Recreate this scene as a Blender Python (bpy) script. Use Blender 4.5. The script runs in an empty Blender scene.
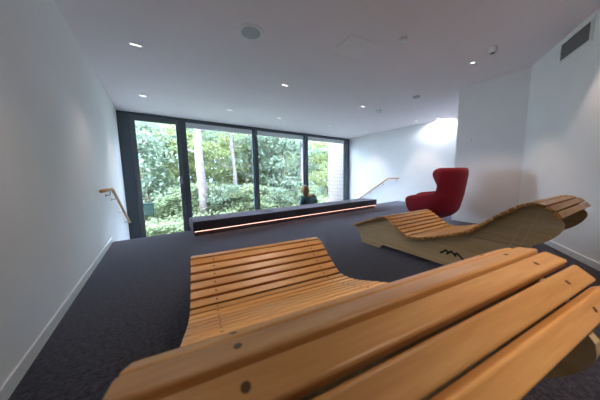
import bpy, bmesh, math, random
from mathutils import Vector, Matrix
random.seed(7)
SC = bpy.context.scene
COL = SC.collection
H = 2.9864                       # ceiling height
XL, XR, YW = -0.7145, 8.408, 7.662
YE = 4.95                        # edge of the upper level
ZL = -0.90                       # lower level by the windows
WA = Vector((5.79, 2.02)); WC = Vector((5.725, 0.9088)); WD = Vector((-0.8775, -0.4795))
WE = WC + WD * 3.6               # far end of the slanted wall, beside the camera
YB = -3.0
PI = math.pi

# ---------------------------------------------------------------- helpers
def link(name, bm, mat, parent=None, smooth=False, bevel=0, seg=2, subsurf=0):
    me = bpy.data.meshes.new(name)
    bmesh.ops.recalc_face_normals(bm, faces=bm.faces)
    bm.to_mesh(me); bm.free()
    o = bpy.data.objects.new(name, me); COL.objects.link(o)
    for m in (mat if isinstance(mat, (list, tuple)) else [mat]): me.materials.append(m)
    if parent: o.parent = parent
    if smooth:
        for p in me.polygons: p.use_smooth = True
    if bevel:
        b = o.modifiers.new('bevel', 'BEVEL'); b.width = bevel; b.segments = seg; b.limit_method = 'ANGLE'
    if subsurf:
        s = o.modifiers.new('sub', 'SUBSURF'); s.levels = subsurf; s.render_levels = subsurf
    return o
def tag(o, label=None, cat=None, group=None, kind=None):
    if label: o['label'] = label
    if cat: o['category'] = cat
    if group: o['group'] = group
    if kind: o['kind'] = kind
    return o
def thing(name, label, cat, loc=(0, 0, 0), rz=0, group=None):
    o = bpy.data.objects.new(name, None); COL.objects.link(o)
    o.empty_display_size = 0.1
    o.location = loc; o.rotation_euler = (0, 0, rz)
    return tag(o, label, cat, group)
def struct(name, bm, mat, parent=None, **k):
    return tag(link(name, bm, mat, parent, **k), kind='structure')
def dup(root, label=None):
    r = root.copy(); COL.objects.link(r)
    if label: r['label'] = label
    for ch in list(root.children):
        c = ch.copy(); COL.objects.link(c); c.parent = r
        for g in list(ch.children):
            d = g.copy(); COL.objects.link(d); d.parent = c
    return r
def box(bm, a, b, mat=0):
    vs = [bm.verts.new((x, y, z)) for x in (a[0], b[0]) for y in (a[1], b[1]) for z in (a[2], b[2])]
    for f in ((0, 1, 3, 2), (4, 6, 7, 5), (0, 4, 5, 1), (2, 3, 7, 6), (0, 2, 6, 4), (1, 5, 7, 3)):
        bm.faces.new([vs[i] for i in f]).material_index = mat
    return vs
def obox(bm, c, ax, ay, az, hx, hy, hz, mat=0):
    c = Vector(c); ax, ay, az = Vector(ax), Vector(ay), Vector(az)
    vs = [bm.verts.new(c + ax * x * hx + ay * y * hy + az * z * hz) for x in (-1, 1) for y in (-1, 1) for z in (-1, 1)]
    for f in ((0, 1, 3, 2), (4, 6, 7, 5), (0, 4, 5, 1), (2, 3, 7, 6), (0, 2, 6, 4), (1, 5, 7, 3)):
        bm.faces.new([vs[i] for i in f]).material_index = mat
    return vs
def prism(bm, poly, z0, z1):
    lo = [bm.verts.new((x, y, z0)) for x, y in poly]; hi = [bm.verts.new((x, y, z1)) for x, y in poly]
    n = len(poly)
    bm.faces.new(lo[::-1]); bm.faces.new(hi)
    for i in range(n): bm.faces.new((lo[i], lo[(i + 1) % n], hi[(i + 1) % n], hi[i]))
def prism_xz(bm, poly, y0, y1):
    lo = [bm.verts.new((x, y0, z)) for x, z in poly]; hi = [bm.verts.new((x, y1, z)) for x, z in poly]
    n = len(poly)
    f = [bm.faces.new(lo), bm.faces.new(hi[::-1])]
    for i in range(n): bm.faces.new((lo[i], hi[i], hi[(i + 1) % n], lo[(i + 1) % n]))
    bmesh.ops.triangulate(bm, faces=f)
def wallseg(bm, p, q, z0, z1, th):
    # thickness th to the left of p->q (outside of the room)
    p, q = Vector(p), Vector(q); d = (q - p).normalized(); n = Vector((-d.y, d.x)) * th
    prism(bm, [p, q, q + n, p + n], z0, z1)
def tube(bm, pts, r, n=10, cap=True):
    pts = [Vector(p) for p in pts]; rs = r if isinstance(r, (list, tuple)) else [r] * len(pts)
    rings = []; prev = None
    for i, p in enumerate(pts):
        t = ((pts[min(i + 1, len(pts) - 1)] - pts[max(i - 1, 0)])).normalized()
        if prev is None:
            a = t.cross(Vector((0, 0, 1)))
            if a.length < 1e-3: a = t.cross(Vector((1, 0, 0)))
        else: a = prev - t * prev.dot(t)
        a.normalize(); prev = a; b = t.cross(a)
        rings.append([bm.verts.new(p + (a * math.cos(2 * PI * k / n) + b * math.sin(2 * PI * k / n)) * rs[i]) for k in range(n)])
    for A, B in zip(rings, rings[1:]):
        for k in range(n): bm.faces.new((A[k], A[(k + 1) % n], B[(k + 1) % n], B[k]))
    if cap: bm.faces.new(rings[0][::-1]); bm.faces.new(rings[-1])
def lathe(bm, prof, n=32, c=(0, 0, 0)):
    c = Vector(c); rings = []
    for r, z in prof:
        rings.append([bm.verts.new(c + Vector((r * math.cos(2 * PI * k / n), r * math.sin(2 * PI * k / n), z))) for k in range(n)] if r > 1e-5 else [bm.verts.new(c + Vector((0, 0, z)))])
    for A, B in zip(rings, rings[1:]):
        for k in range(n):
            k2 = (k + 1) % n
            if len(A) == 1 and len(B) > 1: bm.faces.new((A[0], B[k2], B[k]))
            elif len(B) == 1 and len(A) > 1: bm.faces.new((A[k], A[k2], B[0]))
            elif len(A) > 1: bm.faces.new((A[k], A[k2], B[k2], B[k]))
def crom(K, n=24):
    K = [Vector(k) for k in K]; P = [2 * K[0] - K[1]] + K + [2 * K[-1] - K[-2]]; o = []
    for i in range(1, len(P) - 2):
        a, b, c, d = P[i - 1:i + 3]
        for j in range(n):
            t = j / n
            o.append(.5 * (2 * b + (c - a) * t + (2 * a - 5 * b + 4 * c - d) * t * t + (3 * b - a - 3 * c + d) * t ** 3))
    return o + [K[-1]]

# ---------------------------------------------------------------- materials
def new_mat(name):
    m = bpy.data.materials.new(name); m.use_nodes = True
    nt = m.node_tree; return m, nt, nt.nodes['Principled BSDF']
def N(nt, t, **k):
    n = nt.nodes.new(t)
    for a, b in k.items():
        if a in n.inputs: n.inputs[a].default_value = b
        else: setattr(n, a, b)
    return n
def plain(name, col, rough=.5, metal=0, noise=0, nscale=20, bump=0, spec=None, sheen=0):
    m, nt, p = new_mat(name)
    p.inputs['Base Color'].default_value = (*col, 1); p.inputs['Roughness'].default_value = rough; p.inputs['Metallic'].default_value = metal
    if spec is not None: p.inputs['Specular IOR Level'].default_value = spec
    if sheen: p.inputs['Sheen Weight'].default_value = sheen
    tc = N(nt, 'ShaderNodeTexCoord'); nz = N(nt, 'ShaderNodeTexNoise', Scale=nscale, Detail=4.0)
    nt.links.new(tc.outputs['Object'], nz.inputs['Vector'])
    if noise:
        r = N(nt, 'ShaderNodeMapRange'); r.inputs[3].default_value = 1 - noise; r.inputs[4].default_value = 1 + noise
        r.inputs[1].default_value = .3; r.inputs[2].default_value = .7
        mx = N(nt, 'ShaderNodeVectorMath', operation='SCALE'); mx.inputs[0].default_value = col
        nt.links.new(nz.outputs['Fac'], r.inputs[0]); nt.links.new(r.outputs[0], mx.inputs['Scale']); nt.links.new(mx.outputs[0], p.inputs['Base Color'])
    if bump:
        b = N(nt, 'ShaderNodeBump', Strength=bump, Distance=.01); nt.links.new(nz.outputs['Fac'], b.inputs['Height']); nt.links.new(b.outputs[0], p.inputs['Normal'])
    return m
def emit(name, col, s):
    m, nt, p = new_mat(name); p.inputs['Base Color'].default_value = (*col, 1)
    p.inputs['Emission Color'].default_value = (*col, 1); p.inputs['Emission Strength'].default_value = s
    return m
def wood(name, c0, c1, c2, axis='Y', rough=.4, island=.16, scale=1.0, spec=.5):
    """grain running along one object axis, each board a slightly different tone"""
    m, nt, p = new_mat(name); L = nt.links
    tc = N(nt, 'ShaderNodeTexCoord'); geo = N(nt, 'ShaderNodeNewGeometry')
    mp = N(nt, 'ShaderNodeMapping'); s = [16 * scale] * 3; s['XYZ'.index(axis)] = 1.1 * scale
    mp.inputs['Scale'].default_value = s
    off = N(nt, 'ShaderNodeVectorMath', operation='SCALE'); off.inputs[0].default_value = (7.3, 5.1, 3.7)
    L.new(geo.outputs['Random Per Island'], off.inputs['Scale'])
    ad = N(nt, 'ShaderNodeVectorMath', operation='ADD'); L.new(tc.outputs['Object'], ad.inputs[0]); L.new(off.outputs[0], ad.inputs[1])
    L.new(ad.outputs[0], mp.inputs['Vector'])
    n1 = N(nt, 'ShaderNodeTexNoise', Scale=1.3, Detail=5.0, Roughness=.55, Distortion=.6); L.new(mp.outputs[0], n1.inputs['Vector'])
    n2 = N(nt, 'ShaderNodeTexNoise', Scale=5.0, Detail=3.0, Roughness=.6); L.new(mp.outputs[0], n2.inputs['Vector'])
    mxn = N(nt, 'ShaderNodeMath', operation='MULTIPLY_ADD'); mxn.inputs[1].default_value = .35; L.new(n2.outputs['Fac'], mxn.inputs[0])
    m1 = N(nt, 'ShaderNodeMath', operation='MULTIPLY'); m1.inputs[1].default_value = .65; L.new(n1.outputs['Fac'], m1.inputs[0]); L.new(m1.outputs[0], mxn.inputs[2])
    cr = N(nt, 'ShaderNodeValToRGB'); e = cr.color_ramp.elements
    e[0].position = .33; e[0].color = (*c0, 1); e[1].position = .68; e[1].color = (*c2, 1)
    k = e.new(.5); k.color = (*c1, 1); L.new(mxn.outputs[0], cr.inputs[0])
    mr = N(nt, 'ShaderNodeMapRange'); mr.inputs[3].default_value = 1 - island; mr.inputs[4].default_value = 1 + island; L.new(geo.outputs['Random Per Island'], mr.inputs[0])
    sc = N(nt, 'ShaderNodeVectorMath', operation='SCALE'); L.new(cr.outputs[0], sc.inputs[0]); L.new(mr.outputs[0], sc.inputs['Scale'])
    L.new(sc.outputs[0], p.inputs['Base Color']); p.inputs['Roughness'].default_value = rough; p.inputs['Specular IOR Level'].default_value = spec
    b = N(nt, 'ShaderNodeBump', Strength=.12, Distance=.004); L.new(mxn.outputs[0], b.inputs['Height']); L.new(b.outputs[0], p.inputs['Normal'])
    return m
def leaf_mat(name, c0, c1, trans=.4):
    m, nt, p = new_mat(name); L = nt.links
    geo = N(nt, 'ShaderNodeNewGeometry'); cr = N(nt, 'ShaderNodeValToRGB')
    cr.color_ramp.elements[0].color = (*c0, 1); cr.color_ramp.elements[1].color = (*c1, 1)
    L.new(geo.outputs['Random Per Island'], cr.inputs[0])
    d = N(nt, 'ShaderNodeBsdfDiffuse'); t = N(nt, 'ShaderNodeBsdfTranslucent'); mx = N(nt, 'ShaderNodeMixShader'); mx.inputs[0].default_value = trans
    L.new(cr.outputs[0], d.inputs[0]); L.new(cr.outputs[0], t.inputs[0]); L.new(d.outputs[0], mx.inputs[1]); L.new(t.outputs[0], mx.inputs[2])
    L.new(mx.outputs[0], nt.nodes['Material Output'].inputs['Surface']); return m
def carpet(name, c0, c1):
    m, nt, p = new_mat(name); L = nt.links
    tc = N(nt, 'ShaderNodeTexCoord'); n1 = N(nt, 'ShaderNodeTexNoise', Scale=36.0, Detail=4.0, Roughness=.8); n2 = N(nt, 'ShaderNodeTexVoronoi', Scale=160.0)
    L.new(tc.outputs['Object'], n1.inputs['Vector']); L.new(tc.outputs['Object'], n2.inputs['Vector'])
    cr = N(nt, 'ShaderNodeValToRGB'); e = cr.color_ramp.elements
    e[0].position = .41; e[0].color = (*c0, 1); e[1].position = .60; e[1].color = (*c1, 1)
    L.new(n1.outputs['Fac'], cr.inputs[0]); L.new(cr.outputs[0], p.inputs['Base Color'])
    p.inputs['Roughness'].default_value = .95; p.inputs['Specular IOR Level'].default_value = .2
    p.inputs['Sheen Weight'].default_value = .38; p.inputs['Sheen Tint'].default_value = (.88, .82, 1, 1); p.inputs['Sheen Roughness'].default_value = .45
    b = N(nt, 'ShaderNodeBump', Strength=.5, Distance=.004); L.new(n2.outputs['Distance'], b.inputs['Height']); L.new(b.outputs[0], p.inputs['Normal'])
    return m
def glass_mat():
    m, nt, p = new_mat('window_glass'); L = nt.links; nt.nodes.remove(p)
    t = N(nt, 'ShaderNodeBsdfTransparent'); t.inputs[0].default_value = (.93, .97, .96, 1)
    g = N(nt, 'ShaderNodeBsdfGlossy'); g.inputs['Roughness'].default_value = .02
    lw = N(nt, 'ShaderNodeLayerWeight', Blend=.5); mx = N(nt, 'ShaderNodeMixShader')
    pw = N(nt, 'ShaderNodeMath', operation='POWER'); pw.inputs[1].default_value = 5; L.new(lw.outputs['Facing'], pw.inputs[0])
    f = N(nt, 'ShaderNodeMath', operation='MULTIPLY_ADD'); f.inputs[1].default_value = .95; f.inputs[2].default_value = .035; L.new(pw.outputs[0], f.inputs[0])
    L.new(f.outputs[0], mx.inputs[0]); L.new(t.outputs[0], mx.inputs[1]); L.new(g.outputs[0], mx.inputs[2]); L.new(mx.outputs[0], nt.nodes['Material Output'].inputs['Surface'])
    return m
def brick_mat():
    m, nt, p = new_mat('pale_brick'); L = nt.links
    tc = N(nt, 'ShaderNodeTexCoord'); mp = N(nt, 'ShaderNodeMapping'); mp.inputs['Rotation'].default_value = (0, PI / 2, 0)
    sw = N(nt, 'ShaderNodeSeparateXYZ'); cb = N(nt, 'ShaderNodeCombineXYZ')
    L.new(tc.outputs['Object'], sw.inputs[0]); L.new(sw.outputs['Y'], cb.inputs['X']); L.new(sw.outputs['Z'], cb.inputs['Y'])
    b = N(nt, 'ShaderNodeTexBrick', Scale=1.0); b.inputs['Brick Width'].default_value = .46; b.inputs['Row Height'].default_value = .2; b.inputs['Mortar Size'].default_value = .012
    b.inputs['Color1'].default_value = (.25, .205, .19, 1); b.inputs['Color2'].default_value = (.26, .21, .195, 1); b.inputs['Mortar'].default_value = (.14, .12, .115, 1)
    L.new(cb.outputs[0], b.inputs['Vector']); L.new(b.outputs['Color'], p.inputs['Base Color']); p.inputs['Roughness'].default_value = .9
    return m
M = dict(
    wall=plain('white_paint', (.87, .86, .88), .75, noise=.012, nscale=3, spec=.3),
    ceil=plain('ceiling_paint', (.95, .88, .93), .85, noise=.01, nscale=2, spec=.2),
    skirt=plain('skirting_white', (.80, .80, .81), .4),
    carpet=carpet('charcoal_carpet', (.005, .005, .007), (.050, .046, .057)),
    bench=carpet('bench_carpet', (.030, .026, .034), (.085, .076, .098)),
    frame=plain('anthracite_frame', (.080, .102, .120), .42, .2),
    frame2=plain('anthracite_leaf', (.12, .142, .155), .42, .2),
    blind=plain('pale_blind', (.78, .83, .87), .5),
    glass=glass_mat(), brick=brick_mat(),
    slat=wood('oiled_larch_slats', (.53, .245, .068), (.65, .335, .105), (.74, .425, .155), 'Y', .36),
    panel=wood('pale_plywood', (.43, .30, .14), (.52, .38, .20), (.58, .44, .255), 'X', .55, island=.02, scale=.7),
    inlay=plain('light_wood_inlay', (.62, .44, .27), .5, noise=.05),
    ink=plain('black_engraving', (.015, .014, .013), .8),
    screw=plain('dark_screw_hole', (.11, .06, .03), .5, .3),
    brass=plain('golden_screw', (.75, .5, .2), .35, .8),
    rail=wood('handrail_oak', (.42, .22, .09), (.52, .29, .13), (.6, .36, .17), 'Y', .4),
    steel=plain('brushed_steel', (.42, .43, .45), .35, .9),
    red=plain('red_wool', (.36, .006, .022), .8, noise=.06, nscale=90, bump=.12, sheen=.12),
    redseat=plain('red_wool_cushion', (.38, .008, .026), .8, noise=.06, nscale=90, bump=.12, sheen=.12),
    alu=plain('polished_aluminium', (.7, .7, .72), .2, 1),
    plastic=plain('white_plastic', (.90, .90, .91), .4), grey=plain('grey_mesh', (.50, .53, .58), .6),
    hatch=plain('hatch_paint', (.97, .91, .95), .7), dark=plain('dark_plastic', (.09, .09, .10), .5),
    vent=plain('vent_grey', (.20, .20, .205), .5), ventdark=plain('vent_inside', (.05, .05, .05), .8),
    lamp=emit('lamp_lens', (1, .93, .86), 3.5), lampoff=plain('lamp_lens_unlit', (.85, .85, .85), .3),
    led=emit('led_strip_glow', (1.0, .52, .42), 3.0),
    skin=plain('skin', (.62, .40, .30), .55), hair=plain('brown_hair', (.27, .12, .045), .5, noise=.3, nscale=60),
    teal=plain('dark_teal_jacket', (.065, .15, .16), .8, noise=.1), beige=plain('beige_scarf', (.42, .30, .20), .9),
    jeans=plain('dark_trousers', (.04, .05, .08), .8), shoe=plain('shoe_leather', (.05, .04, .04), .5),
    ground=plain('forest_floor', (.12, .13, .06), .95, noise=.35, nscale=1.5),
    bounce_gravel=plain('pale_bounce_gravel', (.6, .58, .56), .95, noise=.15, nscale=60),  # pale surface of the added strip, reflects daylight indoors
    bark=plain('pale_bark', (.21, .165, .16), .9, noise=.22, nscale=5, bump=.6),
    bark2=plain('brown_bark', (.16, .12, .08), .95, noise=.3, nscale=7, bump=.6),
    leafA=leaf_mat('leaf_pale', (.19, .25, .145), (.37, .41, .235)), leafB=leaf_mat('leaf_cool', (.17, .23, .165), (.33, .38, .275)),
    leafC=leaf_mat('leaf_yellow', (.22, .27, .12), (.41, .43, .20)), leafG=leaf_mat('leaf_ground', (.21, .26, .15), (.37, .41, .24)),
    greenbox=plain('dark_green_paint', (.005, .020, .012), .8),
)

# ---------------------------------------------------------------- room shell
ZB = -1.1
bm = bmesh.new()
prism(bm, [(XL, YB), (WE.x, YB), (WE.x, WE.y), (WC.x, WC.y), (WA.x, WA.y), (XR, WA.y), (XR, YE), (XL, YE)], ZB, 0)
struct('floor', bm, M['carpet'])
for k in range(4):
    bm = bmesh.new(); box(bm, (XL, YE + .4 * k, ZB), (XR, YE + .4 * (k + 1), -.18 * (k + 1))); struct('stair_step', bm, M['carpet'])
bm = bmesh.new(); box(bm, (XL, YE + 1.6, ZB), (XR, YW + .15, ZL)); struct('floor_lower', bm, M['carpet'])
bm = bmesh.new()
prism(bm, [(XL - .2, YB - .2), (WE.x + .2, YB - .2), (WE.x + .3, WE.y - .1), (WC.x + .3, WC.y - .2), (XR + .2, WA.y - .2), (XR + .2, YW + .15), (XL - .2, YW + .15)], H, H + .25)
struct('ceiling', bm, M['ceil'])
def wall(name, p, q, z0=ZB, th=.2):
    bm = bmesh.new(); wallseg(bm, p, q, z0, H, th); return struct(name, bm, M['wall'])
wall('wall_left', (XL, YB), (XL, YW + .15))
wall('wall_far_right', (XR, YW + .15), (XR, WA.y - .2))
# the projecting block: its return face, its long face, the slanted wall
wall('wall_return', (XR, WA.y), (WA.x, WA.y), th=.12)
bm = bmesh.new(); prism(bm, [WA, WC, WC + Vector((.3, -.1)), (WA.x + .3, WA.y)], ZB, H); struct('wall_projecting', bm, M['wall'])
wall('wall_slanted', WC, WE)
wall('wall_near_right', WE, (WE.x, YB)); wall('wall_behind', (WE.x, YB), (XL, YB))
def skirt(name, p, q):
    p, q = Vector(p), Vector(q); d = (q - p).normalized(); n = Vector((d.y, -d.x)) * .014
    bm = bmesh.new(); prism(bm, [p, q, q + n, p + n], 0, .085); struct(name, bm, M['skirt'], bevel=.003)
skirt('baseboard_left', (XL, YB), (XL, YE)); skirt('baseboard_far_right', (XR, YE), (XR, WA.y))
skirt('baseboard_projecting', WA, WC); skirt('baseboard_slanted', WC, WE)

# ---------------------------------------------------------------- window wall
XS = dict(fixL=(XL, -.43), leaf=(-.43, .78))
ZT = H
# the head strip running over everything, wide dark post left, slim posts
bm = bmesh.new(); box(bm, (XL, YW, H - .075), (XR, YW + .13, H)); struct('trim_head', bm, M['frame'], bevel=.004)
bm = bmesh.new(); box(bm, (XL, YW - .02, ZL), (-.445, YW + .13, H - .02)); struct('trim_left_post', bm, M['frame'], bevel=.005)
bm = bmesh.new(); box(bm, (.775, YW - .02, ZL), (.90, YW + .13, H - .05)); struct('trim_post', bm, M['frame'], bevel=.005)
bm = bmesh.new(); box(bm, (8.13, YW - .02, ZL), (XR, YW + .13, H - .02)); struct('trim_right_post', bm, M['frame'], bevel=.005)
bm = bmesh.new(); box(bm, (XL, YW, ZL), (XR, YW + .13, ZL + .07)); struct('trim_sill', bm, M['frame'], bevel=.004)
# glazed door leaf
d = tag(bpy.data.objects.new('door_1', None), kind='structure'); COL.objects.link(d); d.location = (-.445, YW, ZL)
def frame_bm(x0, x1, z0, z1, w, wt, wb, y0, y1):
    bm = bmesh.new()
    box(bm, (x0, y0, z0), (x0 + w, y1, z1)); box(bm, (x1 - w, y0, z0), (x1, y1, z1))
    box(bm, (x0 + w, y0, z1 - wt), (x1 - w, y1, z1)); box(bm, (x0 + w, y0, z0), (x1 - w, y1, z0 + wb)); return bm
dh = H - .085 - ZL
tag(link('door_frame', frame_bm(.0, 1.222, .07, dh, .115, .125, .14, .0, .09), M['frame2'], d, bevel=.006), kind='structure')
bm = bmesh.new(); box(bm, (.127, .04, .2), (1.097, .05, dh - .12)); tag(link('glass', bm, M['glass'], d), kind='structure')
bm = bmesh.new(); box(bm, (1.145, -.012, 1.88), (1.175, .0, 2.08)); tube(bm, [(1.16, -.005, 1.96), (1.16, -.055, 1.96), (1.16, -.06, 1.84)], .009)
tag(link('door_handle', bm, M['steel'], d, bevel=.002), kind='structure')
for i, (a, b) in enumerate([(.90, 3.20), (3.32, 5.57), (5.73, 8.13)]):
    w = tag(bpy.data.objects.new('window_%d' % (i + 1), None), kind='structure'); COL.objects.link(w); w.location = (a, YW, ZL)
    W_ = b - a; hh = H - .07 - ZL
    tag(link('window_frame', frame_bm(0, W_, .06, hh, .05, .035, .06, .03, .10), M['frame'], w, bevel=.004), kind='structure')
    bm = bmesh.new(); box(bm, (.03, .06, .1), (W_ - .03, .07, hh - .02)); tag(link('glass', bm, M['glass'], w), kind='structure')
    bm = bmesh.new(); box(bm, (.05, .035, hh - .20), (W_ - .05, .058, hh - .035)); box(bm, (.05, .03, hh - .10), (W_ - .05, .035, hh - .085))
    tag(link('blind_cassette', bm, M['blind'], w, bevel=.003), kind='structure')
for a, b in ((3.20, 3.32), (5.57, 5.73)):
    bm = bmesh.new(); box(bm, (a, YW - .02, ZL), (b, YW + .13, H - .05)); struct('trim_post', bm, M['frame'], bevel=.005)

# ---------------------------------------------------------------- long bench
b = thing('bench', 'long low charcoal carpeted bench with a glowing line along its base', 'bench', (.53, 4.335, 0))
LB, DB, ZBN = 5.6, .61, .285
bm = bmesh.new(); box(bm, (0, 0, .10), (LB, DB, ZBN)); link('bench_top', bm, M['bench'], b, bevel=.006)
bm = bmesh.new(); box(bm, (.02, .06, 0), (LB - .06, DB, .10)); link('plinth', bm, M['bench'], b)
bm = bmesh.new(); box(bm, (.02, .006, .092), (LB - .02, .020, .0995)); link('light_strip', bm, M['led'], b)

# ---------------------------------------------------------------- wooden wave loungers
WDT, TH, PITCH = 1.10, .028, .0656
K = [(-.22, .262), (.03, .362), (.25, .448), (.40, .503), (.46, .507), (.53, .478), (.63, .412), (.78, .325), (.86, .313), (1.02, .347), (1.24, .432), (1.40, .496),
     (1.5, .562), (1.6, .652), (1.7, .738), (1.80, .816), (1.875, .848), (1.94, .845), (1.998, .818), (2.048, .766), (2.075, .709)]
PR = crom(K); CUM = [0]
for a, c in zip(PR, PR[1:]): CUM.append(CUM[-1] + (c - a).length)
def at_len(l):
    l = max(0, min(CUM[-1] - 1e-4, l))
    for i in range(len(CUM) - 1):
        if CUM[i + 1] >= l:
            f = (l - CUM[i]) / max(1e-9, CUM[i + 1] - CUM[i]); return PR[i].lerp(PR[i + 1], f)
def frame_at(l):
    p = at_len(l); t = (at_len(l + .025) - at_len(l - .025)).normalized(); n = Vector((-t.y, t.x)); return p, t, n
def make_lounger(name, label):
    root = thing(name, label, 'lounger', group='wave-shaped slatted wooden loungers')
    bm = bmesh.new(); sc = []
    g0 = 2.381 + PITCH / 2 - 37 * PITCH
    for k in range(-1, 42):
        l = g0 + k * PITCH
        if l < .02 or l > 2.59: continue
        p, t, n = frame_at(l)
        c = p - n * (TH / 2)
        obox(bm, (c.x, WDT / 2, c.y), (t.x, 0, t.y), (0, 1, 0), (n.x, 0, n.y), .0260, WDT / 2, TH / 2)
        sc.append((p, t, n))
    link('slatted_top', bm, M['slat'], root, bevel=.0065, seg=3)
    sb = bmesh.new(); lathe(sb, [(.0065, 0), (.0065, .0008), (.0045, .0008), (.0038, .0003), (0, .0003)], 12)
    s0 = None
    for p, t, n in sc:
        for y in (.155, WDT - .14):
            if s0 is None: s0 = link('screw', sb, M['screw'], root); s = s0
            else: s = s0.copy(); COL.objects.link(s); s.parent = root
            s.matrix_local = Matrix(((t.x, 0, n.x, p.x), (0, 1, 0, y), (t.y, 0, n.y, p.y), (0, 0, 0, 1)))
    top = []
    for j in range(0, 101):
        p, t, n = frame_at(.045 + (2.585 - .045) * j / 100); top.append(p - n * (TH + .001))
    end = crom([(2.058, .695), (2.060, .655), (2.036, .60), (1.995, .548), (1.93, .495), (1.85, .455), (1.775, .40), (1.725, .29), (1.70, .14), (1.69, 0)], 5)
    arch = [Vector(q) for q in [(1.36, 0), (1.345, .035), (1.32, .058), (1.28, .066), (.42, .066), (.385, .055), (.36, .03), (.335, 0), (-.02, 0)]]
    foot = crom([(-.028, .03), (-.05, .11), (-.085, .17), (-.135, .215), (-.185, .232)], 4)
    outline = [(v.x, v.y) for v in top] + [(v.x, v.y) for v in end] + [(v.x, v.y) for v in arch] + [(v.x, v.y) for v in foot]
    for y0 in (.05, WDT - .165):
        bm = bmesh.new(); prism_xz(bm, outline, y0, y0 + .03); o = link('side_panel', bm, M['panel'], root)
        yo = y0 if y0 < .5 else y0 + .03; sg = -1 if y0 < .5 else 1
        # two slanted pale inlays and the board joint
        bm = bmesh.new()
        for (a, c) in (((1.878, .80), (1.735, .33)), ((1.936, .785), (1.795, .33))):
            a, c = Vector(a), Vector(c); m_ = (a + c) / 2; dd = (c - a).normalized()
            obox(bm, (m_.x, yo, m_.y), (dd.x, 0, dd.y), (0, 1, 0), (-dd.y, 0, dd.x), (c - a).length / 2, .0012, .0035)
        link('inlay_line', bm, M['inlay'], o)
        bm = bmesh.new(); box(bm, (1.50, yo - .0008, .455), (1.868, yo + .0008, .459)); link('board_joint', bm, M['screw'], o)
        if y0 < .5:   # engraved three-peak mark
            bm = bmesh.new()
            for pts in ([(1.195, .196), (1.252, .243), (1.272, .226), (1.285, .222)], [(1.262, .205), (1.306, .246), (1.352, .205)], [(1.335, .222), (1.362, .240), (1.42, .190)]):
                for u, v in zip(pts, pts[1:]):
                    u, v = Vector(u), Vector(v); m_ = (u + v) / 2; dd = (v - u).normalized()
                    obox(bm, (m_.x, yo - .0008, m_.y), (dd.x, 0, dd.y), (0, 1, 0), (-dd.y, 0, dd.x), (v - u).length / 2 + .004, .0008, .010)
            link('mountain_mark', bm, M['ink'], o)
    for x, z in ((.12, .17), (.95, .17), (1.52, .30), (1.9, .60)):
        bm = bmesh.new(); box(bm, (x - .015, .081, z - .06), (x + .015, WDT - .166, z + .06)); link('cross_rail', bm, M['panel'], root)
    return root
lg = make_lounger('wooden_lounger', 'wooden wave lounger in the foreground, seen over its rounded head end')
lg.location = (.255, 2.170, 0); lg.rotation_euler = (0, 0, math.radians(-99.95))
l2 = dup(lg, 'wooden wave lounger at right showing its side panel with a black mountain mark')
l2.location = (2.709, 2.209, 0); l2.rotation_euler = (0, 0, math.radians(-95.14))

# ---------------------------------------------------------------- red wing armchair
ch = thing('wing_armchair', 'red curved armchair with high wings, facing the windows behind the right lounger', 'armchair', (4.86, 2.06, 0), math.radians(14))
S = 1.10
rows = [(.165, .08, .08, 0, .08), (.19, .18, .18, 0, .17), (.24, .29, .28, 0, .27), (.30, .36, .35, -.01, .33), (.36, .40, .38, -.02, .37), (.43, .42, .39, -.03, .375), (.50, .425, .39, -.04, .395),
        (.55, .425, .385, -.06, .395), (.59, .42, .38, -.07, .36), (.608, .415, .375, -.08, .26), (.622, .41, .37, -.09, .05), (.65, .40, .36, -.10, -.09), (.72, .395, .35, -.12, -.14), (.81, .40, .34, -.14, -.13),
        (.90, .405, .335, -.155, -.08), (.98, .405, .33, -.17, -.04), (1.04, .40, .32, -.18, -.045), (1.075, .385, .30, -.19, -.09), (1.095, .36, .27, -.20, -.17)]
bm = bmesh.new(); NU = 40; grid = []
for z, a, bb, cy, yf in rows:
    pts = []
    for i in range(12): pts.append((-a * (1 - .10 * ((12 - i) / 12) ** 2), cy + (yf - cy) * (12 - i) / 12))
    for i in range(17): u = -PI / 2 + PI * i / 16; pts.append((a * math.sin(u), cy - bb * math.cos(u)))
    for i in range(1, 13): pts.append((a * (1 - .10 * (i / 12) ** 2), cy + (yf - cy) * i / 12))
    NU = len(pts) - 1
    grid.append([bm.verts.new((S * x, S * y, S * z)) for x, y in pts])
for ri, (A, B) in enumerate(zip(grid, grid[1:])):
    for i in range(NU): bm.faces.new((A[i], A[i + 1], B[i + 1], B[i]))
    if rows[ri + 1][0] < .37: bm.faces.new((A[NU], A[0], B[0], B[NU]))
c0 = bm.verts.new((0, S * .03, S * .155))
for i in range(NU): bm.faces.new((c0, grid[0][i + 1], grid[0][i]))
bm.faces.new((c0, grid[0][0], grid[0][NU]))
bmesh.ops.remove_doubles(bm, verts=bm.verts, dist=.002)
sh = link('shell', bm, M['red'], ch, smooth=True)
sm = sh.modifiers.new('s', 'SOLIDIFY'); sm.thickness = .05; sm.offset = 0
ss = sh.modifiers.new('sub', 'SUBSURF'); ss.levels = 2; ss.render_levels = 2
bm = bmesh.new()
bmesh.ops.create_uvsphere(bm, u_segments=28, v_segments=14, radius=1)
for v in bm.verts:
    r = math.hypot(v.co.x, v.co.y); k = (abs(v.co.x) ** 3 + abs(v.co.y) ** 3) ** (1 / 3) if r > 1e-4 else 1
    q = r / k if k > 1e-6 else 1
    v.co = Vector((v.co.x * q * .35 * S, (v.co.y * q * .35 + .03) * S, (v.co.z * .085 + .40) * S))
link('seat_cushion', bm, M['redseat'], ch, smooth=True)
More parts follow.
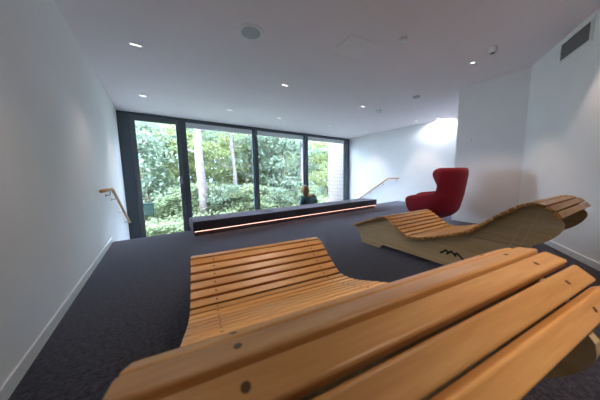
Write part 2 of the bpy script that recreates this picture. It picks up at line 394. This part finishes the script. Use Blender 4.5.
bm = bmesh.new(); lathe(bm, [(0, .05), (.03, .05), (.03, .17), (.05, .185), (0, .2)], 20); link('column', bm, M['alu'], ch, smooth=True)
for k in range(4):
    a = PI / 4 + k * PI / 2
    bm = bmesh.new(); tube(bm, [(0, 0, .07), (math.cos(a) * .18, math.sin(a) * .18, .055), (math.cos(a) * .34, math.sin(a) * .34, .016)], [.028, .022, .014], 10)
    link('base_arm', bm, M['alu'], ch, smooth=True)

# ---------------------------------------------------------------- handrails
def handrail(name, label, x, sgn, y0, yb, ye, z0, ze, brs):
    # sgn: direction from the wall into the room
    root = thing(name, label, 'handrail', (x, y0, z0))
    X = sgn * .065
    bm = bmesh.new(); ln = yb - y0
    tube(bm, [(X, 0, 0), (X, ln - .03, 0), (X, ln + .01, -.008), (X, ln + .05, (ze - z0) * .05 / (ye - yb) - .002), (X, ye - y0, ze - z0), (X, ye - y0 + .07, ze - z0 - .005)], .026, 12)
    link('rail', bm, M['rail'], root, smooth=True)
    for yy in brs:
        zz = 0 if yy < yb else (ze - z0) * (yy - yb) / (ye - yb)
        bm = bmesh.new(); tube(bm, [(sgn * .001, yy - y0, zz - .10), (sgn * .05, yy - y0, zz - .10), (X, yy - y0, zz - .085), (X, yy - y0, zz - .02)], .008, 8)
        tube(bm, [(sgn * .0005, yy - y0, zz - .10), (sgn * .008, yy - y0, zz - .10)], .026, 16)
        link('bracket', bm, M['steel'], root, smooth=False)
handrail('handrail', 'wooden handrail on steel brackets going down the left wall', XL, 1, 4.15, 5.10, 7.30, .945, -.05, (4.85, 5.35, 6.1, 6.9))
handrail('handrail', 'wooden handrail going down the far right wall behind the bench end', XR, -1, 4.86, 5.36, 7.1, .955, -.17, (5.0, 5.62, 6.3))

# ---------------------------------------------------------------- ceiling fittings
def downlight(x, y, label, lit=True, grp='slim slot downlights in the ceiling', power=18, rz=0, ang=75):
    t = thing('downlight', label, 'ceiling light', (x, y, H), rz, grp)
    bm = bmesh.new(); box(bm, (-.085, -.024, -.005), (.085, -.012, .0)); box(bm, (-.085, .012, -.005), (.085, .024, 0)); box(bm, (-.085, -.012, -.005), (-.06, .012, 0)); box(bm, (.06, -.012, -.005), (.085, .012, 0))
    link('trim_frame', bm, M['plastic'], t)
    bm = bmesh.new(); box(bm, (-.06, -.012, -.0035), (.06, .012, -.0005)); link('lens', bm, M['lamp'] if lit else M['lampoff'], t)
    if power:
        l = bpy.data.lights.new('downlight_lamp', 'SPOT'); l.energy = power; l.color = (1.0, .80, .68); l.spot_size = math.radians(ang); l.spot_blend = .55; l.shadow_soft_size = .04
        o = bpy.data.objects.new('downlight_lamp', l); COL.objects.link(o); o.parent = t; o.location = (0, 0, -.02)
    return t
PW = 60
downlight(-.07, 3.90, 'slot ceiling light nearest the left wall, biggest in view', power=PW * .35)
downlight(-.07, 6.09, 'slot ceiling light over the glazed door', power=PW * .6)
downlight(2.37, 3.92, 'slot ceiling light over the bench, left of the small dark detector', power=PW)
downlight(1.88, 6.11, 'slot ceiling light in front of the second window pane from left', power=PW)
downlight(3.45, 6.12, 'slot ceiling light in front of the third window pane from left', power=PW)
downlight(4.88, 3.95, 'slot ceiling light just left of the small dark detector', power=PW)
downlight(5.63, 6.09, 'slot ceiling light in front of the rightmost window pane', power=PW)
downlight(7.75, 3.95, 'slot ceiling light over the floor behind the red armchair', power=PW)
downlight(7.75, 6.09, 'slot ceiling light near the right handrail', power=PW)
for x, y, k in ((-.07, 1.5, .3), (1.25, 1.45, 1.0), (3.85, .25, .6), (-.07, -.9, .3), (1.35, -.75, 2.2)):
    downlight(x, y, 'slot ceiling light above the foreground lounger, out of the picture', power=PW * k)
def disc(name, label, cat, x, y, prof, mat, extra=None, grp=None):
    t = thing(name, label, cat, (x, y, H)); bm = bmesh.new(); lathe(bm, prof, 36); link('housing', bm, mat, t, smooth=False)
    return t
t = disc('ceiling_speaker', 'round white ceiling speaker with grey mesh, top centre-left', 'speaker', 1.185, 2.78, [(.125, -.012), (.135, -.014), (.160, -.008), (.165, 0)], M['plastic'])
bm = bmesh.new(); lathe(bm, [(0, -.010), (.126, -.010), (.126, -.004), (0, -.004)], 36); link('grille', bm, M['grey'], t)
t = thing('downlight_spot', 'small round lit spotlight in the ceiling near the slanted wall', 'ceiling light', (4.65, 1.45, H))
bm = bmesh.new(); lathe(bm, [(.025, -.004), (.045, -.006), (.05, 0)], 24); link('trim_ring', bm, M['plastic'], t)
bm = bmesh.new(); lathe(bm, [(0, -.003), (.026, -.003), (.026, -.001), (0, -.001)], 20); link('lens', bm, M['lamp'], t)
l = bpy.data.lights.new('spot_lamp', 'SPOT'); l.energy = 45; l.color = (1, .80, .62); l.spot_size = math.radians(80); l.spot_blend = .5; l.shadow_soft_size = .03
o = bpy.data.objects.new('spot_lamp', l); COL.objects.link(o); o.parent = t; o.location = (0, 0, -.02)
t = thing('ceiling_sensor', 'small white cylindrical sensor on the ceiling near the slanted wall', 'sensor', (4.36, 1.12, H), math.radians(20))
bm = bmesh.new(); lathe(bm, [(.05, 0), (.05, -.075), (.044, -.085), (0, -.085)], 28); link('housing', bm, M['plastic'], t)
bm = bmesh.new(); lathe(bm, [(0, -.0885), (.03, -.0885), (.032, -.0845), (0, -.0845)], 20, (0, .0, 0)); link('sensor_lens', bm, M['dark'], t)
t = disc('smoke_detector', 'round white smoke detector on the ceiling, right of the square hatch', 'smoke detector', 3.0, 1.75, [(.055, 0), (.055, -.02), (.042, -.042), (0, -.046)], M['plastic'])
t = thing('motion_detector', 'small dark detector hanging from the ceiling above the right handrail', 'detector', (5.57, 3.94, H))
bm = bmesh.new(); lathe(bm, [(.085, 0), (.085, -.012), (.03, -.018), (.03, -.07), (0, -.075)], 24); link('housing', bm, M['grey'], t)
t = thing('ceiling_nozzle', 'small flat dark disc on the ceiling left of the projecting wall', 'vent', (5.42, 2.78, H))
bm = bmesh.new(); lathe(bm, [(.085, 0), (.085, -.014), (.06, -.03), (0, -.03)], 24); link('housing', bm, M['grey'], t)
t = thing('ceiling_hatch', 'faint square access hatch flush in the ceiling', 'hatch', (2.60, 2.28, H), math.radians(-8))
bm = bmesh.new(); box(bm, (-.24, -.22, -.004), (.24, .22, -.0002)); link('panel', bm, M['hatch'], t, bevel=.002)
bm = bmesh.new()
for a, c in (((-.255, -.235), (.255, -.224)), ((-.255, .224), (.255, .235)), ((-.255, -.224), (-.244, .224)), ((.244, -.224), (.255, .224))): box(bm, (*a, -.003), (*c, -.0002))
link('hatch_frame', bm, M['hatch'], t)
# wall washer whose light glares on the far right wall
t = thing('wall_washer', 'bright lamp tight to the far right wall, glaring on the wall above the red armchair', 'ceiling light', (8.20, 3.42, H))
bm = bmesh.new(); lathe(bm, [(.05, -.005), (.075, -.008), (.08, 0)], 28); link('trim_ring', bm, M['plastic'], t)
bm = bmesh.new(); lathe(bm, [(0, -.004), (.05, -.004), (.05, -.001), (0, -.001)], 24); link('lens', bm, M['lamp'], t)
l = bpy.data.lights.new('washer_lamp', 'SPOT'); l.energy = 60; l.color = (.86, .92, 1); l.spot_size = math.radians(165); l.spot_blend = .4; l.shadow_soft_size = .03
o = bpy.data.objects.new('washer_lamp', l); COL.objects.link(o); o.parent = t; o.location = (0.02, 0, -.05); o.rotation_euler = (0, math.radians(-25), 0)

# grille high on the slanted wall
ang = math.atan2(WD.y, WD.x); P0 = WC + WD * .85
nrm = Vector((WD.y, -WD.x)); nrm = -nrm if nrm.dot(Vector((0, 0)) - WC) < 0 else nrm
t = thing('air_grille', 'dark grey air grille high on the slanted right wall', 'grille', (P0.x, P0.y, 2.69), ang)
sy = 1 if (Vector((-WD.y, WD.x)).dot(nrm) > 0) else -1
gw, gh = .55, .215
def wb(bm, x0, x1, z0, z1, d0, d1): box(bm, (x0, min(sy * d0, sy * d1), z0), (x1, max(sy * d0, sy * d1), z1))
bm = bmesh.new(); wb(bm, 0, gw, 0, gh, .0005, .004); link('backing', bm, M['ventdark'], t)
bm = bmesh.new()
for k in range(9): wb(bm, .012, gw - .012, .012 + k * .022, .026 + k * .022, .004, .012)
link('louvres', bm, M['vent'], t)
bm = bmesh.new(); wb(bm, -.012, gw + .012, -.012, .0, .0005, .014); wb(bm, -.012, gw + .012, gh, gh + .012, .0005, .014); wb(bm, -.012, 0, 0, gh, .0005, .014); wb(bm, gw, gw + .012, 0, gh, .0005, .014)
link('grille_frame', bm, M['plastic'], t)
P1 = WC + WD * 1.44
t = thing('wall_strip', 'thin white upright strip right of the air grille on the slanted wall', 'strip', (P1.x, P1.y, 2.65), ang)
bm = bmesh.new(); wb(bm, -.008, .008, 0, .30, .0005, .012); link('cover', bm, M['plastic'], t)
# small round switch on the projecting wall
t = thing('wall_sensor', 'small round white sensor on the projecting wall beside the red armchair', 'sensor', (5.79, 1.77, 1.80))
t.rotation_euler = (0, -PI / 2, 0)
bm = bmesh.new(); lathe(bm, [(.048, 0), (.048, .02), (.036, .034), (0, .036)], 28); o = link('housing', bm, M['plastic'], t)

# ---------------------------------------------------------------- person sitting on the step behind the bench
def skin_mesh(name, verts, edges, mat, parent, root=0, sub=2):
    me = bpy.data.meshes.new(name); me.from_pydata([v[:3] for v in verts], edges, []); me.materials.append(mat)
    o = bpy.data.objects.new(name, me); COL.objects.link(o); o.parent = parent
    sk = o.modifiers.new('skin', 'SKIN'); sk.use_smooth_shade = True
    for i, v in enumerate(verts):
        r = v[3]; me.skin_vertices[0].data[i].radius = r if isinstance(r, tuple) else (r, r)
        me.skin_vertices[0].data[i].use_root = (i == root)
    s = o.modifiers.new('sub', 'SUBSURF'); s.levels = sub; s.render_levels = sub
    return o
def chain(V, E, start, pts):
    p = start
    for q in pts:
        V.append(q); i = len(V) - 1
        if p is not None: E.append((p, i))
        p = i
    return p
PX, PY, PZ = 3.95, 5.24, -.18
pe = thing('person', 'person in a dark teal jacket sitting behind the bench, seen from behind', 'person', (PX, PY, PZ), math.radians(-6))
pe.scale = (1.12, 1.12, 1.17)
HX = -.115      # head leans to the left
V, E = [], []
chain(V, E, None, [(0, 0, .10, (.15, .11))])
ch_ = chain(V, E, 0, [(0, -.01, .26, (.13, .10)), (0, .0, .42, (.155, .105)), (0, .01, .52, (.15, .09))])
nk = chain(V, E, ch_, [(-.03, .015, .575, .055), (-.07, .02, .62, .052)])
hd = chain(V, E, nk, [(HX, .025, .68, (.075, .085)), (HX, .025, .75, (.078, .095)), (HX, .02, .815, (.06, .07))])
for s in (-1, 1):
    a = chain(V, E, ch_, [(s * .165, .01, .52, .055), (s * .21, .03, .37, .045), (s * .23, .06, .25, .04), (s * .19, .22, .19, .033), (s * .15, .33, .17, .026)])
    h = chain(V, E, a, [(s * .125, .385, .165, (.018, .035))])
    for k in range(4):
        o_ = (k - 1.5) * .017
        L_ = (.065, .078, .072, .055)[k]
        chain(V, E, h, [(s * .115 + o_, .415, .16, .0095), (s * .105 + o_, .415 + L_ * .5, .152, .0085), (s * .098 + o_, .415 + L_ * .85, .135, .0075)])
    chain(V, E, h, [(s * .085, .40, .175, .010), (s * .065, .425, .168, .009)])
    lg_ = chain(V, E, 0, [(s * .10, .08, .085, .085), (s * .14, .42, .12, .062), (s * .14, .46, .05, .056), (s * .13, .47, -.18, .048), (s * .13, .46, -.30, .04), (s * .135, .55, -.325, .035)])
skin_mesh('body', V, E, M['skin'], pe)
# face details, ears and nose, belong to the head
bm = bmesh.new(); tube(bm, [(HX, .118, .75), (HX, .138, .715), (HX, .118, .705)], [.008, .014, .010], 8); link('nose', bm, M['skin'], pe, smooth=True)
for s in (-1, 1):
    bm = bmesh.new(); bmesh.ops.create_uvsphere(bm, u_segments=12, v_segments=8, radius=.011, matrix=Matrix.Translation((HX + s * .032, .105, .75))); link('eye', bm, M['plastic'], pe, smooth=True)
bm = bmesh.new(); obox(bm, (HX, .112, .675), (1, 0, 0), (0, 1, 0), (0, 0, 1), .024, .006, .006); link('mouth', bm, M['redseat'], pe, bevel=.003)
# hair: a cap with a shoulder-length fall at the back
bm = bmesh.new(); bmesh.ops.create_uvsphere(bm, u_segments=28, v_segments=20, radius=1)
for v in bm.verts:
    x, y, z = v.co
    if y > .45 and z < .45: y = .35                     # open over the face
    fall = max(0, -z); w = 1 + .10 * math.sin(9 * math.atan2(x, y)) * fall * .5
    v.co = Vector((HX + x * .098 * w * (1 - .12 * fall), .01 + min(y, .7) * .118 * w - .02 * fall, .75 + (z * .115 if z > 0 else z * .19)))
link('hair', bm, M['hair'], pe, smooth=True)
V, E = [], []
chain(V, E, None, [(0, 0, .06, (.185, .145))])
c_ = chain(V, E, 0, [(0, -.01, .26, (.175, .135)), (0, .0, .42, (.185, .13)), (0, .01, .52, (.155, .105)), (-.015, .012, .575, (.075, .07))])
for s in (-1, 1):
    chain(V, E, 3, [(s * .18, .01, .525, .078), (s * .225, .03, .37, .068), (s * .24, .06, .24, .062), (s * .20, .22, .19, .05), (s * .165, .32, .172, .04)])
skin_mesh('jacket', V, E, M['teal'], pe)
bm = bmesh.new()
ring = [(.085 * math.cos(a) - .02, .075 * math.sin(a) + .012, .575 + .015 * math.sin(a)) for a in [i * PI / 8 for i in range(17)]]
tube(bm, ring + [(.10, -.04, .60), (.155, -.02, .605), (.20, .0, .585)], [.034] * 17 + [.03, .03, .02], 10); link('scarf', bm, M['beige'], pe, smooth=True)
V, E = [], []
chain(V, E, None, [(0, .02, .10, (.165, .13))])
for s in (-1, 1):
    chain(V, E, 0, [(s * .10, .10, .10, .10), (s * .14, .42, .125, .075), (s * .14, .465, .05, .068), (s * .13, .475, -.17, .06), (s * .13, .46, -.265, .055)])
skin_mesh('trousers', V, E, M['jeans'], pe)
for s in (-1, 1):
    V, E = [], []; chain(V, E, None, [(s * .13, .45, -.275, .05), (s * .132, .50, -.292, .05), (s * .138, .61, -.305, (.045, .034))]); skin_mesh('shoe', V, E, M['shoe'], pe)

# ---------------------------------------------------------------- outside: forest
def gz(x, y): return -.95 + .02 * (y - 8) + .12 * math.sin(x * .5) * math.cos(y * .4) * min(1, (y - 8) / 6)
bm = bmesh.new(); nx, ny = 50, 40; g = []
for j in range(ny + 1):
    y = YW + .14 + (60) * (j / ny) ** 1.6
    g.append([bm.verts.new((x_, y, gz(x_, max(8, y)) if y > 8.2 else -.95)) for x_ in [-22 + 75 * i / nx for i in range(nx + 1)]])
for A, B in zip(g, g[1:]):
    for i in range(nx): bm.faces.new((A[i], A[i + 1], B[i + 1], B[i]))
struct('ground', bm, M['ground'], smooth=True)
bm = bmesh.new(); box(bm, (8.44, YW + .16, -1.0), (8.75, 9.28, 3.6)); struct('wall_outside', bm, M['brick'])
bm = bmesh.new(); box(bm, (XL - 3, YW + .15, -.99), (8.42, YW + 1.15, -.90)); struct('added_bounce_strip', bm, M['bounce_gravel'])  # unseen strip, added outside the windows to bounce light up to the ceiling

def leaves(bm, n, gen, smin, smax, rnd):
    for _ in range(n):
        c, up = gen()
        s = rnd.uniform(smin, smax)
        a = Vector((rnd.gauss(0, 1), rnd.gauss(0, 1), rnd.gauss(0, .6))).normalized()
        b_ = a.cross(Vector((rnd.gauss(0, .5), rnd.gauss(0, .5), 1))).normalized()
        bm.faces.new([bm.verts.new(c + a * s), bm.verts.new(c + b_ * s * .45), bm.verts.new(c - a * s * .8), bm.verts.new(c - b_ * s * .45)])
def crown_mesh(seed, r, z0, z1, nclump, nleaf, smin, smax):
    rnd = random.Random(seed); bm = bmesh.new(); cl = []
    for _ in range(nclump):
        a = rnd.uniform(0, 2 * PI); h = rnd.random(); rr = r * math.sqrt(rnd.random()) * (1 - .45 * h)
        cl.append((Vector((math.cos(a) * rr, math.sin(a) * rr, z0 + (z1 - z0) * h)), rnd.uniform(.35, .9) * r * .33))
    def gen():
        c, q = rnd.choice(cl); v = Vector((rnd.gauss(0, 1), rnd.gauss(0, 1), rnd.gauss(0, .38))) * q
        return c + v, 0
    leaves(bm, nleaf, gen, smin, smax, rnd); return bm
def trunk_mesh(seed, h, r0, r1, lean=0):
    rnd = random.Random(seed); bm = bmesh.new(); pts = []; rs = []
    x = y = 0
    for i in range(9):
        f = i / 8; pts.append((x + lean * f * h, y, -.3 + f * (h + .3))); rs.append((r0 * (1 - f) + r1 * f) * (1.25 if i == 0 else 1)); x += rnd.gauss(0, .035); y += rnd.gauss(0, .035)
    tube(bm, pts, rs, 12)
    for k in range(7):
        f = rnd.uniform(.4, .95); a = rnd.uniform(0, 2 * PI); L_ = rnd.uniform(.5, 1.3); b0 = Vector((lean * f * h, 0, f * h))
        tube(bm, [b0, b0 + Vector((math.cos(a) * L_ * .5, math.sin(a) * L_ * .5, .2 * L_)), b0 + Vector((math.cos(a) * L_, math.sin(a) * L_, .5 * L_))], [r1 * .5, r1 * .35, r1 * .1], 6)
    return bm
def tree(name, label, x, y, trunk, crown, bark, leaf, group=None, rz=0, sc=1):
    t = thing(name, label, 'tree', (x, y, gz(x, y)), rz, group)
    if trunk: link('trunk', trunk, M[bark], t, smooth=True)
    if crown: link('foliage', crown, M[leaf], t)
    t.scale = (sc, sc, sc); return t
tree('tree', 'tree with a thick straight pale pinkish trunk, seen through the pane right of the door', 2.01, 12.0, trunk_mesh(1, 6.2, .23, .17, -.004), crown_mesh(11, 2.0, 4.2, 6.4, 16, 1500, .07, .16), 'bark', 'leafB')
tree('tree', 'tree with a slim pale leaning trunk, just left of the middle of the second pane', 3.95, 12.6, trunk_mesh(2, 6, .115, .07, -.05), crown_mesh(12, 1.7, 4.2, 6.2, 14, 1200, .07, .15), 'bark', 'leafA')
tree('tree', 'tree with a slim white trunk right behind the post between the two rightmost panes', 8.85, 12.4, trunk_mesh(3, 6.2, .17, .10, -.012), crown_mesh(13, 1.7, 4.4, 6.4, 14, 1200, .07, .15), 'bark', 'leafA')
tree('tree', 'tree with a short brown trunk low in the third pane', 8.4, 16.0, trunk_mesh(4, 5, .26, .13, .03), crown_mesh(14, 2.0, 2.6, 5.4, 16, 2200, .07, .16), 'bark2', 'leafA')
tree('tree', 'tree with a dark trunk at the right edge of the second pane', 5.6, 15.2, trunk_mesh(5, 6, .17, .12, .02), crown_mesh(15, 1.8, 3.0, 6.5, 16, 2000, .07, .16), 'bark2', 'leafC')
FG = 'leafy trees filling the forest outside'
FL = 'leafy green forest tree standing among others outside the windows'
kinds = []
for k in range(4):
    leafk = ('leafA', 'leafB', 'leafC', 'leafB')[k]
    kinds.append(tree('forest_tree', FL, -60, -60, trunk_mesh(30 + k, 5.0, .15, .08, .01), crown_mesh(40 + k, 2.3, .4 if k % 2 else 1.25, 5.4, 34, 5600 if k % 2 else 4800, .08, .19), 'bark2' if k % 2 else 'bark', leafk, FG))
rnd = random.Random(5)
spots = []
for y, n, x0, x1 in ((13.8, 5, -2.2, 13.5), (17.0, 6, -3.5, 18), (21.5, 7, -5, 23), (28, 8, -7, 33), (36, 9, -10, 42)):
    for i in range(n): spots.append((x0 + (x1 - x0) * (i + .5 + rnd.uniform(-.3, .3)) / n, y + rnd.uniform(-.8, .8)))
used = set()
for x, y in spots:
    if y < 15 and (abs(x - 2.2) < 1.2 or abs(x - 4.3) < 1.0 or abs(x - 9.6) < .9): continue
    k = rnd.randrange(4)
    if k not in used: t = kinds[k]; used.add(k)
    else: t = dup(kinds[k])
    t.location = (x, y, gz(x, y)); t.rotation_euler = (0, 0, rnd.uniform(0, 6.28)); s = rnd.uniform(.9, 1.12) * (.85 + max(0, y - 13.8) * .052); t.scale = (s, s, s * rnd.uniform(.9, 1.15))
for k in range(4):
    if k not in used: kinds[k].location = (10 + 3 * k, 40, 0)
# shrubs
SG = 'shrubs on the forest edge'; SL = 'pale green leafy shrub on the forest edge outside the windows'
def shrub_mesh(seed):
    return crown_mesh(seed, .95, .12, 1.15, 22, 1500, .045, .11)
def stem_mesh(seed):
    r_ = random.Random(seed); bm = bmesh.new()
    for k in range(6):
        a = r_.uniform(0, 6.28); l_ = r_.uniform(.3, .8); tube(bm, [(0, 0, -.1), (math.cos(a) * l_ * .4, math.sin(a) * l_ * .4, .5), (math.cos(a) * l_, math.sin(a) * l_, .95)], [.02, .014, .006], 6)
    return bm
sk = []
for k in range(3):
    t = thing('shrub', SL, 'shrub', (-60, -60, 0), 0, SG); link('stems', stem_mesh(60 + k), M['bark2'], t); link('foliage', shrub_mesh(70 + k), M[('leafG', 'leafB', 'leafA')[k]], t); sk.append(t)
us = set(); n_ = 0
for i in range(34):
    y = rnd.uniform(10.6, 15.5); x = -1.6 + (y - 3) * 1.0 * rnd.random() * 1.25 - (.2 if y < 12 else 1)
    if abs(x - 2.0) < .9 and y < 12.2: continue
    if x < .3 and y < 12.5: continue
    k = n_ % 3; n_ += 1
    t = sk[k] if k not in us else dup(sk[k]); us.add(k)
    t.location = (x, y, gz(x, y)); t.rotation_euler = (0, 0, rnd.uniform(0, 6.28)); s = rnd.uniform(.75, 1.35); t.scale = (s, s, s)
# low leafy ground cover: nobody could count it
bm = bmesh.new(); r2 = random.Random(9)
def gen():
    y = 8.2 + 14 * r2.random() ** 1.5; x = -2.5 + (y * 1.25 + 3) * r2.random()
    if y < 9.6 and x > 8.1: x -= 4
    if y < 9.0: y += 1
    return Vector((x, y, gz(x, y) + r2.random() ** 1.5 * .34)), 0
leaves(bm, 26000, gen, .05, .13, r2)
tag(link('undergrowth', bm, M['leafG']), 'low pale green leafy undergrowth covering the ground outside the door and windows', 'undergrowth', kind='stuff')
t = thing('green_box', 'small dark green box standing in the undergrowth outside the glazed door', 'box', (-.38, 11.2, gz(-.38, 11.2)))
bm = bmesh.new(); box(bm, (-.26, 0, .42), (.26, .3, .92)); link('box_body', bm, M['greenbox'], t, bevel=.02)
bm = bmesh.new(); box(bm, (-.28, -.02, .92), (.28, .32, .96)); link('lid', bm, M['greenbox'], t, bevel=.01)
for x in (-.22, .22): 
    bm = bmesh.new(); box(bm, (x - .03, .1, -.1), (x + .03, .16, .42)); link('leg', bm, M['greenbox'], t)

# ---------------------------------------------------------------- light
w = bpy.data.worlds.new('World'); SC.world = w; w.use_nodes = True
bg = w.node_tree.nodes['Background']; bg.inputs[0].default_value = (.61, .745, 1.0, 1); bg.inputs[1].default_value = 13.5
sun = bpy.data.lights.new('sun', 'SUN'); sun.energy = 4.5; sun.angle = math.radians(6); sun.color = (1, .95, .90)
so = bpy.data.objects.new('sun', sun); COL.objects.link(so)
so.rotation_euler = Vector((.45, .22, -.87)).to_track_quat('-Z', 'Y').to_euler()

# ---------------------------------------------------------------- camera
F, YAW, PIT, ROL = 209.706, .6023, .1107, -.0195
f = Vector((math.sin(YAW) * math.cos(PIT), math.cos(YAW) * math.cos(PIT), -math.sin(PIT)))
r = Vector((math.cos(YAW), -math.sin(YAW), 0)); u = r.cross(f)
r2_ = r * math.cos(ROL) + u * math.sin(ROL); u2_ = u * math.cos(ROL) - r * math.sin(ROL)
cam = bpy.data.cameras.new('camera'); cam.sensor_width = 36; cam.sensor_fit = 'HORIZONTAL'; cam.lens = F * 36 / 600; cam.clip_start = .02; cam.clip_end = 300
cam.dof.use_dof = True; cam.dof.focus_distance = 3.2; cam.dof.aperture_fstop = 3.2
co = bpy.data.objects.new('camera', cam); COL.objects.link(co)
co.matrix_world = Matrix(((r2_.x, u2_.x, -f.x, 0), (r2_.y, u2_.y, -f.y, 0), (r2_.z, u2_.z, -f.z, 1.1), (0, 0, 0, 1)))
SC.camera = co
SC.view_settings.view_transform = 'Standard'; SC.view_settings.look = 'None'; SC.view_settings.gamma = 1; SC.view_settings.use_curve_mapping = False
SC.view_settings.exposure = 0.58
SC.cycles.max_bounces = 10; SC.cycles.diffuse_bounces = 6; SC.cycles.transparent_max_bounces = 16
